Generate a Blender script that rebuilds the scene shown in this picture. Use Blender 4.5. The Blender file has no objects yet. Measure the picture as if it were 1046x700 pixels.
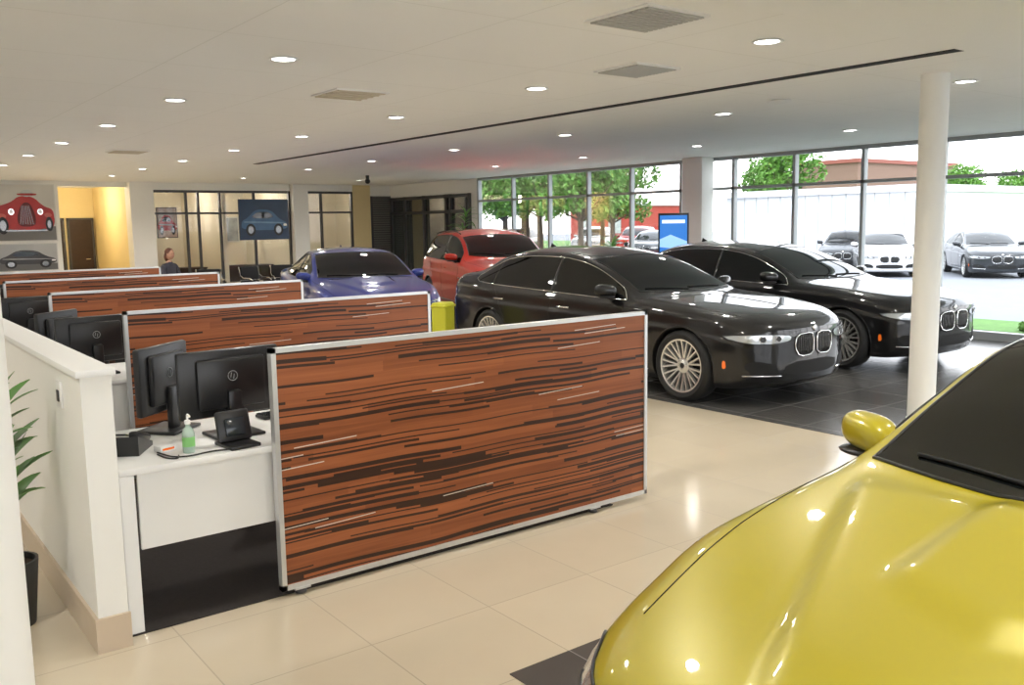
import bpy, bmesh, math, random
import numpy as np
from mathutils import Vector, Matrix
from mathutils.bvhtree import BVHTree
from mathutils.geometry import delaunay_2d_cdt
random.seed(7)
scene = bpy.context.scene
COL = scene.collection

# ------------------------------------------------------------------ materials
def new_mat(name):
    m = bpy.data.materials.new(name); m.use_nodes = True
    nt = m.node_tree
    return m, nt, nt.nodes['Principled BSDF']
def N(nt, typ, **kw):
    n = nt.nodes.new(typ)
    for k, v in kw.items(): setattr(n, k, v)
    return n
def mth(nt, op, a, b=None, c=None, clamp=False):
    n = nt.nodes.new('ShaderNodeMath'); n.operation = op; n.use_clamp = clamp
    for i, v in enumerate((a, b, c)):
        if v is None: continue
        if isinstance(v, (int, float)): n.inputs[i].default_value = v
        else: nt.links.new(v, n.inputs[i])
    return n.outputs[0]
def mixc(nt, fac, a, b):
    n = nt.nodes.new('ShaderNodeMix'); n.data_type = 'RGBA'
    if isinstance(fac, (int, float)): n.inputs[0].default_value = fac
    else: nt.links.new(fac, n.inputs[0])
    for idx, v in ((6, a), (7, b)):
        if isinstance(v, tuple): n.inputs[idx].default_value = (v[0], v[1], v[2], 1)
        else: nt.links.new(v, n.inputs[idx])
    return n.outputs[2]
def M(name, col, rough=.5, metal=0., coat=0., emis=None, es=0., var=.04, scale=12., spec=.5, trans=0.):
    m, nt, b = new_mat(name)
    tc = N(nt, 'ShaderNodeTexCoord'); no = N(nt, 'ShaderNodeTexNoise'); no.inputs['Scale'].default_value = scale
    no.inputs['Detail'].default_value = 3
    nt.links.new(tc.outputs['Object'], no.inputs['Vector'])
    lo = tuple(max(0, c*(1-var)) for c in col); hi = tuple(min(1, c*(1+var)) for c in col)
    nt.links.new(mixc(nt, no.outputs['Fac'], lo, hi), b.inputs['Base Color'])
    b.inputs['Roughness'].default_value = rough; b.inputs['Metallic'].default_value = metal
    b.inputs['Coat Weight'].default_value = coat; b.inputs['Coat Roughness'].default_value = .03
    b.inputs['Specular IOR Level'].default_value = spec
    b.inputs['Transmission Weight'].default_value = trans
    if emis:
        b.inputs['Emission Color'].default_value = (*emis, 1); b.inputs['Emission Strength'].default_value = es
    return m
def glass_mat(name, tint=(1, 1, 1), refl=.06):
    m = bpy.data.materials.new(name); m.use_nodes = True; nt = m.node_tree; nt.nodes.clear()
    o = N(nt, 'ShaderNodeOutputMaterial'); mx = N(nt, 'ShaderNodeMixShader'); t = N(nt, 'ShaderNodeBsdfTransparent')
    g = N(nt, 'ShaderNodeBsdfGlossy'); g.inputs['Roughness'].default_value = .02
    t.inputs['Color'].default_value = (*tint, 1)
    fr = N(nt, 'ShaderNodeFresnel'); fr.inputs['IOR'].default_value = 1.35
    f = mth(nt, 'MINIMUM', fr.outputs[0], .35)
    nt.links.new(f, mx.inputs[0]); nt.links.new(t.outputs[0], mx.inputs[1]); nt.links.new(g.outputs[0], mx.inputs[2])
    nt.links.new(mx.outputs[0], o.inputs[0]); return m

def tile_mat(name, col, seam, sx, sy, x0, y0, rough=.15, w=.004, var=.06, spec=.5, stag=0.):
    m, nt, b = new_mat(name)
    tc = N(nt, 'ShaderNodeTexCoord'); sp = N(nt, 'ShaderNodeSeparateXYZ'); nt.links.new(tc.outputs['Object'], sp.inputs[0])
    gx = mth(nt, 'DIVIDE', mth(nt, 'SUBTRACT', sp.outputs[0], x0), sx)
    gy = mth(nt, 'DIVIDE', mth(nt, 'SUBTRACT', sp.outputs[1], y0), sy)
    if stag: gx = mth(nt, 'ADD', gx, mth(nt, 'MULTIPLY', mth(nt, 'FLOOR', gy), stag))
    def edge(g, s):
        f = mth(nt, 'FRACT', g); d = mth(nt, 'MINIMUM', f, mth(nt, 'SUBTRACT', 1., f))
        return mth(nt, 'LESS_THAN', d, w/s)
    e = mth(nt, 'MAXIMUM', edge(gx, sx), edge(gy, sy))
    cb = N(nt, 'ShaderNodeCombineXYZ'); nt.links.new(mth(nt, 'FLOOR', gx), cb.inputs[0]); nt.links.new(mth(nt, 'FLOOR', gy), cb.inputs[1])
    wn = N(nt, 'ShaderNodeTexWhiteNoise'); nt.links.new(cb.outputs[0], wn.inputs['Vector'])
    no = N(nt, 'ShaderNodeTexNoise'); no.inputs['Scale'].default_value = 3.5; no.inputs['Detail'].default_value = 6
    nt.links.new(tc.outputs['Object'], no.inputs['Vector'])
    f = mth(nt, 'ADD', mth(nt, 'MULTIPLY', wn.outputs['Value'], .5), mth(nt, 'MULTIPLY', no.outputs['Fac'], .6))
    lo = tuple(c*(1-var) for c in col); hi = tuple(min(1, c*(1+var)) for c in col)
    c1 = mixc(nt, f, lo, hi)
    nt.links.new(mixc(nt, e, c1, seam), b.inputs['Base Color'])
    nt.links.new(mth(nt, 'ADD', mth(nt, 'MULTIPLY', e, .4), rough), b.inputs['Roughness'])
    b.inputs['Specular IOR Level'].default_value = spec
    return m

def slat_wood():
    m, nt, b = new_mat('walnut_strip_laminate')
    tc = N(nt, 'ShaderNodeTexCoord'); sp = N(nt, 'ShaderNodeSeparateXYZ'); nt.links.new(tc.outputs['Object'], sp.inputs[0])
    X, Z = sp.outputs[0], sp.outputs[2]
    wv = N(nt, 'ShaderNodeTexNoise'); wm_ = N(nt, 'ShaderNodeMapping'); wm_.inputs['Scale'].default_value = (1.1, 1, .6)
    nt.links.new(tc.outputs['Object'], wm_.inputs[0]); nt.links.new(wm_.outputs[0], wv.inputs['Vector']); wv.inputs['Scale'].default_value = 1.6; wv.inputs['Detail'].default_value = 0
    Z2 = mth(nt, 'ADD', Z, mth(nt, 'MULTIPLY', wv.outputs['Fac'], .035))
    def rowhash(h, seed, zz):
        r = mth(nt, 'FLOOR', mth(nt, 'DIVIDE', zz, h))
        cb = N(nt, 'ShaderNodeCombineXYZ'); nt.links.new(r, cb.inputs[0]); cb.inputs[1].default_value = seed
        wn = N(nt, 'ShaderNodeTexWhiteNoise'); nt.links.new(cb.outputs[0], wn.inputs['Vector'])
        return r, wn.outputs['Value']
    def cells(h, L, seed, src):
        r, hv = rowhash(h, seed, src)
        cx = mth(nt, 'FLOOR', mth(nt, 'ADD', mth(nt, 'DIVIDE', X, L), mth(nt, 'MULTIPLY', hv, 17.3)))
        cb = N(nt, 'ShaderNodeCombineXYZ'); nt.links.new(r, cb.inputs[0]); nt.links.new(cx, cb.inputs[1]); cb.inputs[2].default_value = seed+3.1
        wn = N(nt, 'ShaderNodeTexWhiteNoise'); nt.links.new(cb.outputs[0], wn.inputs['Vector'])
        return wn.outputs['Value']
    g = N(nt, 'ShaderNodeTexNoise'); mp = N(nt, 'ShaderNodeMapping'); mp.inputs['Scale'].default_value = (1.1, 1, 34)
    nt.links.new(tc.outputs['Object'], mp.inputs[0]); nt.links.new(mp.outputs[0], g.inputs['Vector'])
    g.inputs['Scale'].default_value = 1.4; g.inputs['Detail'].default_value = 5; g.inputs['Distortion'].default_value = .7
    c1 = cells(.05, 1.5, 1., Z2)
    base = mixc(nt, mth(nt, 'ADD', mth(nt, 'MULTIPLY', c1, .30), mth(nt, 'MULTIPLY', g.outputs['Fac'], .85), None, True), (.115, .030, .010), (.44, .145, .055))
    t = mth(nt, 'MULTIPLY', Z, .06)
    d1 = mth(nt, 'GREATER_THAN', cells(.013, .62, 5., Z2), mth(nt, 'ADD', .83, t))
    d2 = mth(nt, 'GREATER_THAN', cells(.020, 1.0, 9., Z2), mth(nt, 'ADD', .87, t))
    d3 = mth(nt, 'GREATER_THAN', cells(.007, .95, 13., Z2), mth(nt, 'ADD', .85, t))
    dark = mth(nt, 'MAXIMUM', mth(nt, 'MAXIMUM', d1, d2), d3)
    col = mixc(nt, mth(nt, 'MULTIPLY', dark, .90), base, (.016, .011, .009))
    ZS = mth(nt, 'SUBTRACT', Z, mth(nt, 'MULTIPLY', X, .03))
    wl = mth(nt, 'GREATER_THAN', cells(.0045, .33, 23., ZS), .993)
    col = mixc(nt, wl, col, (.7, .62, .55))
    nt.links.new(col, b.inputs['Base Color']); b.inputs['Roughness'].default_value = .38; b.inputs['Specular IOR Level'].default_value = .35
    return m

WHITE = M('white_paint', (.86, .855, .82), .6, var=.01)
CREAMW = M('warm_wall_paint', (.74, .69, .58), .7, var=.02)
YELW = M('yellow_wall_paint', (.80, .66, .36), .7, var=.02)
TANB = M('tan_tile_base', (.60, .49, .37), .35)
ALU = M('brushed_aluminium', (.66, .67, .68), .35, .6)
DALU = M('dark_anodised_frame', (.07, .07, .075), .45, .3)
GALU = M('grey_window_frame', (.36, .38, .39), .45, .2)
BLK = M('black_plastic', (.012, .012, .013), .35)
BLKM = M('black_matte', (.006, .006, .006), .8)
LAM = M('white_laminate', (.84, .84, .83), .35, var=.01)
CHROME = M('chrome', (.75, .75, .75), .08, 1.)
DCHR = M('dark_chrome_slats', (.22, .22, .22), .2, 1.)
RUB = M('tyre_rubber', (.012, .012, .012), .75)
RIM = M('wheel_silver', (.66, .66, .64), .25, .75)
RIMD = M('wheel_dark_barrel', (.06, .06, .06), .5, .6)
CGL = M('car_glass_dark', (.004, .005, .005), .03, 0, 0., spec=.55)
CGLL = M('office_glass_grey', (.05, .06, .06), .04, 0, 1., spec=.8)
LENS = M('headlight_lens', (.55, .58, .6), .1, .4, 1.)
LENSW = M('headlight_led', (.9, .9, .9), .2, 0, 0, (1, 1, 1), 1.)
TAIL = M('taillight_red', (.45, .01, .01), .12, 0, 1.)
AMB = M('amber_reflector', (.85, .16, .015), .2, 0, 1., (1, .2, .02), .15)
P_BLACK = M('black_car_paint', (.0035, .0035, .004), .45, .0, 1., var=.0, spec=.2)
P_YEL = M('yellow_car_paint', (.47, .395, .009), .36, .10, 1., var=.0)
P_RED = M('red_car_paint', (.50, .016, .005), .4, .0, 1., var=.0, spec=.3)
P_BLUE = M('blue_car_paint', (.006, .022, .20), .35, .2, 1., var=.0)
P_WHT = M('white_car_paint', (.7, .7, .7), .3, .0, 1., var=.0)
P_GRY = M('dark_grey_car_paint', (.015, .018, .022), .3, .2, 1., var=.0)
LEAF = M('leaf_green', (.08, .24, .03), .5, var=.4, scale=4)
LEAFL = M('leaf_light', (.10, .24, .03), .6, var=.5, scale=1.2)
SOIL = M('soil', (.05, .03, .02), .9)
POT = M('dark_planter', (.03, .03, .03), .5)
SLAT = slat_wood()
GLASS = glass_mat('clear_window_glass')

# ------------------------------------------------------------------ mesh builder
class MB:
    def __init__(s): s.v = []; s.f = []; s.m = []; s.mats = []; s.sm = []
    def mi(s, mat):
        if mat not in s.mats: s.mats.append(mat)
        return s.mats.index(mat)
    def add(s, vs, fs, mat, smooth=False, T=None):
        o = len(s.v); k = s.mi(mat)
        if T is not None: vs = [T @ Vector(v) for v in vs]
        s.v += [tuple(v) for v in vs]
        for f in fs: s.f.append([i+o for i in f]); s.m.append(k); s.sm.append(smooth)
    def box(s, x0, x1, y0, y1, z0, z1, mat, T=None):
        vs = [(x, y, z) for z in (z0, z1) for y in (y0, y1) for x in (x0, x1)]
        s.add(vs, [(0, 2, 3, 1), (4, 5, 7, 6), (0, 1, 5, 4), (2, 6, 7, 3), (0, 4, 6, 2), (1, 3, 7, 5)], mat, False, T)
    def bbox(s, x0, x1, y0, y1, z0, z1, mat, r=.01, seg=2, T=None):
        bm = bmesh.new(); bmesh.ops.create_cube(bm, size=1)
        for v in bm.verts:
            v.co = Vector(((x0+x1)/2+v.co.x*(x1-x0), (y0+y1)/2+v.co.y*(y1-y0), (z0+z1)/2+v.co.z*(z1-z0)))
        r = min(r, .49*min(x1-x0, y1-y0, z1-z0))
        bmesh.ops.bevel(bm, geom=bm.edges[:], offset=r, segments=seg, profile=.5, affect='EDGES')
        bm.verts.index_update()
        s.add([v.co.copy() for v in bm.verts], [[v.index for v in f.verts] for f in bm.faces], mat, True, T); bm.free()
    def lathe(s, prof, mat, seg=32, axis='z', T=None, smooth=True, close=False):
        vs = []; n = len(prof)
        for i in range(seg):
            a = 2*math.pi*i/seg; c, q = math.cos(a), math.sin(a)
            for r, h in prof:
                vs.append((r*c, r*q, h) if axis == 'z' else ((r*c, h, r*q) if axis == 'y' else (h, r*c, r*q)))
        fs = []
        for i in range(seg):
            j = (i+1) % seg
            for k in range(n-1 if not close else n):
                l = (k+1) % n
                fs.append((i*n+k, j*n+k, j*n+l, i*n+l))
        s.add(vs, fs, mat, smooth, T)
    def cyl(s, x, y, z0, z1, r, mat, seg=24, r2=None, T=None):
        r2 = r if r2 is None else r2
        TT = Matrix.Translation((x, y, 0)); TT = TT if T is None else T @ TT
        s.lathe([(1e-4, z0), (r, z0), (r, z0), (r2, z1), (r2, z1), (1e-4, z1)], mat, seg, 'z', TT, True)
    def tube(s, pts, r, mat, seg=6, closed=False, T=None):
        pts = [Vector(p) for p in pts]; n = len(pts)
        if n < 2: return
        rings = []; up = Vector((0, 0, 1))
        for i, p in enumerate(pts):
            a = pts[(i-1) % n] if (closed or i > 0) else p
            b = pts[(i+1) % n] if (closed or i < n-1) else p
            t = (b-a)
            if t.length < 1e-9: t = Vector((1, 0, 0))
            t.normalize()
            u = up if abs(t.dot(up)) < .95 else Vector((1, 0, 0))
            sd = t.cross(u).normalized(); w = sd.cross(t)
            rr = r[i] if isinstance(r, (list, tuple)) else r
            rings.append([p+sd*math.cos(2*math.pi*k/seg)*rr+w*math.sin(2*math.pi*k/seg)*rr for k in range(seg)])
        vs = [q for R in rings for q in R]; fs = []
        for i in range(n if closed else n-1):
            j = (i+1) % n
            for k in range(seg):
                l = (k+1) % seg; fs.append((i*seg+k, i*seg+l, j*seg+l, j*seg+k))
        if not closed: fs += [list(range(seg))[::-1], [(n-1)*seg+k for k in range(seg)]]
        s.add(vs, fs, mat, True, T)
    def sphere(s, c, rad, mat, u=16, v=10, T=None):
        rx, ry, rz = rad if isinstance(rad, tuple) else (rad,)*3
        vs = []; fs = []
        for i in range(v+1):
            ph = math.pi*i/v
            for j in range(u):
                a = 2*math.pi*j/u
                vs.append((c[0]+rx*math.sin(ph)*math.cos(a), c[1]+ry*math.sin(ph)*math.sin(a), c[2]+rz*math.cos(ph)))
        for i in range(v):
            for j in range(u):
                k = (j+1) % u; fs.append((i*u+j, (i+1)*u+j, (i+1)*u+k, i*u+k))
        s.add(vs, fs, mat, True, T)
    def mesh(s, name):
        me = bpy.data.meshes.new(name); me.from_pydata(s.v, [], s.f)
        for m in s.mats: me.materials.append(m)
        me.polygons.foreach_set('material_index', s.m); me.polygons.foreach_set('use_smooth', s.sm)
        me.update(); 
        return me
    def obj(s, name, loc=(0, 0, 0), rot=0., parent=None, fixn=True):
        me = s.mesh(name)
        if fixn:
            bm = bmesh.new(); bm.from_mesh(me); bmesh.ops.recalc_face_normals(bm, faces=bm.faces[:]); bm.to_mesh(me); bm.free()
        try: me.set_sharp_from_angle(angle=math.radians(40))
        except Exception: pass
        ob = bpy.data.objects.new(name, me); COL.objects.link(ob)
        ob.location = loc; ob.rotation_euler = (0, 0, rot)
        if parent: ob.parent = parent
        return ob
def inst(me, name, loc, rot=0., parent=None):
    ob = bpy.data.objects.new(name, me); COL.objects.link(ob); ob.location = loc; ob.rotation_euler = (0, 0, rot)
    if parent: ob.parent = parent
    return ob
def empty(name, loc, rot=0.):
    e = bpy.data.objects.new(name, None); COL.objects.link(e); e.location = loc; e.rotation_euler = (0, 0, rot); e.empty_display_size = .2
    return e

# ------------------------------------------------------------------ curves helpers
def pchip(xs, ys):
    xs = np.array(xs, float); ys = np.array(ys, float); h = np.diff(xs); d = np.diff(ys)/h
    m = np.zeros(len(xs)); m[0] = d[0]; m[-1] = d[-1]
    for i in range(1, len(xs)-1):
        if d[i-1]*d[i] > 0:
            w1 = 2*h[i]+h[i-1]; w2 = h[i]+2*h[i-1]; m[i] = (w1+w2)/(w1/d[i-1]+w2/d[i])
    def f(x):
        x = min(max(x, xs[0]), xs[-1]); i = min(max(int(np.searchsorted(xs, x))-1, 0), len(xs)-2)
        t = (x-xs[i])/h[i]
        return float(ys[i]*(2*t**3-3*t**2+1)+h[i]*m[i]*(t**3-2*t**2+t)+ys[i+1]*(-2*t**3+3*t**2)+h[i]*m[i+1]*(t**3-t**2))
    return f
def chaikin(p, it=2, closed=True):
    p = [tuple(q) for q in p]
    for _ in range(it):
        o = []; n = len(p)
        rng = range(n) if closed else range(n-1)
        if not closed: o.append(p[0])
        for i in rng:
            a = p[i]; b = p[(i+1) % n]
            o.append(tuple(.78*a[k]+.22*b[k] for k in range(len(a)))); o.append(tuple(.22*a[k]+.78*b[k] for k in range(len(a))))
        if not closed: o.append(p[-1])
        p = o
    return p
def resample(p, step, closed=True):
    o = []; n = len(p)
    for i in (range(n) if closed else range(n-1)):
        a = np.array(p[i]); b = np.array(p[(i+1) % n]); L = np.linalg.norm(b-a); k = max(1, int(math.ceil(L/step)))
        for j in range(k): o.append(tuple(a+(b-a)*j/k))
    if not closed: o.append(tuple(p[-1]))
    return o
def inpoly(x, y, P):
    c = False; n = len(P); j = n-1
    for i in range(n):
        if (P[i][1] > y) != (P[j][1] > y) and x < (P[j][0]-P[i][0])*(y-P[i][1])/(P[j][1]-P[i][1])+P[i][0]: c = not c
        j = i
    return c

MODES = {'R': lambda a, b: (Vector((a, 3, b)), Vector((0, -1, 0))), 'L': lambda a, b: (Vector((a, -3, b)), Vector((0, 1, 0))),
         'F': lambda a, b: (Vector((-2, a, b)), Vector((1, 0, 0))), 'B': lambda a, b: (Vector((9, a, b)), Vector((-1, 0, 0))),
         'T': lambda a, b: (Vector((a, b, 4)), Vector((0, 0, -1)))}
def proj(bvh, mode, a, b, off):
    o, d = MODES[mode](a, b); h = bvh.ray_cast(o, d)
    if h[0] is None: return None
    n = h[1] if h[1].dot(d) < 0 else -h[1]
    return h[0]+n*off
def decal(mb, bvh, poly, mode, mat, off=.004, res=.05, rnd=2):
    if rnd: poly = chaikin(poly, rnd)
    P = resample(poly, res); xs = [p[0] for p in P]; ys = [p[1] for p in P]
    pts = list(P); x = min(xs)+res/2
    while x < max(xs):
        y = min(ys)+res/2
        while y < max(ys):
            if inpoly(x, y, P) and min((x-q[0])**2+(y-q[1])**2 for q in P) > (res*.4)**2: pts.append((x, y))
            y += res
        x += res
    n = len(P)
    r = delaunay_2d_cdt([Vector(p) for p in pts], [], [list(range(n))], 1, 1e-5)
    vv = [proj(bvh, mode, p[0], p[1], off) for p in r[0]]
    idx = {}; vs = []
    for i, p in enumerate(vv):
        if p is not None: idx[i] = len(vs); vs.append(p)
    fs = [[idx[i] for i in f] for f in r[2] if all(i in idx for i in f)]
    mb.add(vs, fs, mat, True)
def line_on(mb, bvh, poly, mode, mat, r=.004, off=0., closed=False, rnd=2, res=.04):
    if rnd: poly = chaikin(poly, rnd, closed)
    P = resample(poly, res, closed)
    Q = [proj(bvh, mode, p[0], p[1], off) for p in P]; Q = [q for q in Q if q is not None]
    mb.tube(Q, r, mat, 5, closed)

# ------------------------------------------------------------------ wheel
def make_wheel(R, rr, w, ns, style):
    b = MB(); h = w/2
    b.lathe([(rr, h*.9), (rr+.02, h*.98), ((R+rr)/2, h*1.06), (R-.025, h*.95), (R-.005, h*.75), (R, 0), (R-.005, -h*.75), (R-.025, -h*.95), (rr, -h*.9)], RUB, 48, 'y')
    b.lathe([(rr+.003, h*.93), (rr-.014, h*.9), (rr-.024, h*.6), (rr-.03, -h*.9)], RIM, 48, 'y')
    b.lathe([(1e-4, -h*.2), (rr-.03, -h*.2)], RIMD, 32, 'y')
    b.lathe([(.06, h*.0), (rr*.62, h*.0), (rr*.62, -h*.1)], DCHR, 32, 'y')
    b.lathe([(1e-4, h*.72), (.028, h*.72), (.035, h*.66), (.075, h*.62), (.08, h*.2)], RIM, 24, 'y')
    b.lathe([(1e-4, h*.735), (.026, h*.73)], BLK, 16, 'y')
    for i in range(ns):
        a0 = 2*math.pi*i/ns
        for sgn in ((-1, 1) if style == 'V' else (0,)):
            a1 = a0+sgn*math.pi/ns*.50
            p0 = Vector((math.cos(a0)*.06, h*.60, math.sin(a0)*.06)); p1 = Vector((math.cos(a1)*(rr-.012), h*.86, math.sin(a1)*(rr-.012)))
            d = (p1-p0); t = d.normalized(); sd = t.cross(Vector((0, 1, 0))).normalized()
            w0, w1 = ((.012, .011) if style == 'V' else (.022, .016)); dp = Vector((0, .028, 0))
            vs = [p0-sd*w0-dp, p0+sd*w0-dp, p0+sd*w0*.7, p0-sd*w0*.7, p1-sd*w1-dp, p1+sd*w1-dp, p1+sd*w1*.7, p1-sd*w1*.7]
            b.add(vs, [(0, 1, 2, 3), (4, 7, 6, 5), (0, 4, 5, 1), (1, 5, 6, 2), (2, 6, 7, 3), (3, 7, 4, 0)], RIM)
    me = b.mesh('wheel_mesh')
    bm = bmesh.new(); bm.from_mesh(me); bmesh.ops.recalc_face_normals(bm, faces=bm.faces[:]); bm.to_mesh(me); bm.free()
    try: me.set_sharp_from_angle(angle=math.radians(40))
    except Exception: pass
    return me

# ------------------------------------------------------------------ car specifications (nose at x=0, tail at x=L)
SEDAN = dict(L=5.12, axF=.88, axR=4.06, R=.352, rr=.262, ns=11, style='V', wy=.925,
 zt=([0,.03,.09,.2,.4,.6,.9,1.2,1.38,1.50,1.88,2.28,2.62,3.0,3.5,3.9,4.2,4.5,4.74,4.95,5.08,5.12],[.735,.79,.825,.86,.895,.918,.948,.975,.99,1.01,1.19,1.355,1.435,1.475,1.475,1.44,1.365,1.245,1.165,1.145,1.11,1.0]),
 zs=([0,.03,.09,.2,.4,.6,.9,1.2,1.62,2.4,3.5,4.2,4.8,5.06,5.12],[.685,.73,.765,.80,.835,.858,.882,.898,.918,.945,.97,.995,1.02,.99,.89]),
 zr=([0,.03,.09,.2,.4,.6,.9,1.2,1.38,1.50,1.88,2.28,2.62,3.0,3.5,3.9,4.2,4.5,4.74,4.95,5.08,5.12],[.727,.782,.817,.852,.887,.908,.938,.958,.970,.980,1.13,1.285,1.362,1.40,1.40,1.365,1.295,1.18,1.125,1.105,1.07,.96]),
 wr=([0,.12,.3,.6,.9,1.4,1.52,1.9,2.3,2.65,3.5,4.2,4.5,4.72,4.95,5.12],[.56,.62,.67,.705,.725,.75,.75,.70,.655,.63,.615,.61,.63,.68,.71,.64]),
 ws=([0,.03,.09,.2,.4,.6,.9,1.6,2.5,3.5,4.2,4.6,4.9,5.06,5.12],[.77,.80,.83,.86,.883,.895,.905,.905,.91,.91,.905,.89,.87,.83,.76]),
 zb=([0,.03,.09,.3,.9,2.5,4.2,4.9,5.08,5.12],[.235,.205,.185,.17,.17,.18,.19,.23,.27,.34]), bow=.23, dome=0.)
COUPE = dict(L=4.67, axF=.84, axR=3.65, R=.335, rr=.25, ns=10, style='V', wy=.93,
 zt=([0,.03,.09,.2,.4,.6,.84,1.1,1.30,1.42,1.8,2.15,2.5,2.8,3.2,3.6,3.9,4.1,4.35,4.55,4.67],[.66,.705,.74,.775,.825,.86,.90,.94,.97,1.01,1.205,1.35,1.41,1.42,1.385,1.28,1.16,1.085,1.07,1.05,.92]),
 zs=([0,.03,.09,.2,.4,.6,.84,1.1,1.45,2.2,3.2,3.7,4.3,4.55,4.67],[.61,.65,.69,.73,.78,.82,.85,.875,.90,.92,.94,.97,.99,.95,.82]),
 zr=([0,.03,.09,.2,.4,.6,.84,1.1,1.30,1.42,1.8,2.15,2.5,2.8,3.2,3.6,3.9,4.1,4.35,4.55,4.67],[.65,.695,.73,.765,.812,.848,.885,.92,.945,.965,1.14,1.285,1.345,1.355,1.32,1.21,1.09,1.05,1.04,1.02,.88]),
 wr=([0,.12,.3,.6,.84,1.30,1.42,1.8,2.2,2.5,3.2,3.6,3.9,4.1,4.35,4.67],[.54,.60,.65,.70,.735,.775,.775,.725,.66,.62,.585,.58,.61,.66,.69,.60]),
 ws=([0,.03,.09,.2,.4,.6,.84,1.2,1.6,2.5,3.2,3.65,4.1,4.4,4.6,4.67],[.78,.81,.84,.865,.885,.90,.915,.91,.90,.895,.905,.925,.90,.85,.79,.72]),
 zb=([0,.04,.12,.3,.9,2.5,3.8,4.4,4.6,4.67],[.20,.17,.15,.14,.15,.17,.18,.22,.28,.35]), bow=.24, dome=.024)
SUV = dict(L=4.65, axF=.88, axR=3.70, R=.365, rr=.25, ns=5, style='V', wy=.93,
 zt=([0,.04,.12,.3,.6,.9,1.2,1.38,1.7,2.05,2.4,2.8,3.4,3.9,4.2,4.4,4.55,4.65],[.86,.93,.97,1.02,1.06,1.09,1.12,1.15,1.36,1.55,1.64,1.68,1.67,1.64,1.60,1.42,1.15,.90]),
 zs=([0,.04,.12,.3,.6,.9,1.38,2.2,3.4,4.2,4.45,4.65],[.80,.85,.90,.95,.99,1.01,1.05,1.07,1.09,1.11,1.08,.85]),
 zr=([0,.04,.12,.3,.6,.9,1.2,1.38,1.7,2.05,2.4,2.8,3.4,3.9,4.2,4.4,4.55,4.65],[.85,.92,.96,1.005,1.045,1.075,1.095,1.11,1.29,1.47,1.56,1.60,1.59,1.56,1.50,1.33,1.12,.87]),
 wr=([0,.12,.3,.6,.9,1.38,1.7,2.05,2.4,3.4,4.2,4.45,4.65],[.56,.61,.66,.70,.73,.75,.71,.67,.65,.65,.64,.66,.66]),
 ws=([0,.04,.12,.3,.6,.9,1.6,2.5,3.5,4.2,4.5,4.65],[.77,.81,.84,.88,.90,.91,.905,.905,.905,.90,.86,.78]),
 zb=([0,.04,.12,.3,.9,2.5,3.8,4.4,4.65],[.34,.31,.28,.26,.25,.25,.26,.32,.42]), bow=.20, dome=0.)

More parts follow.
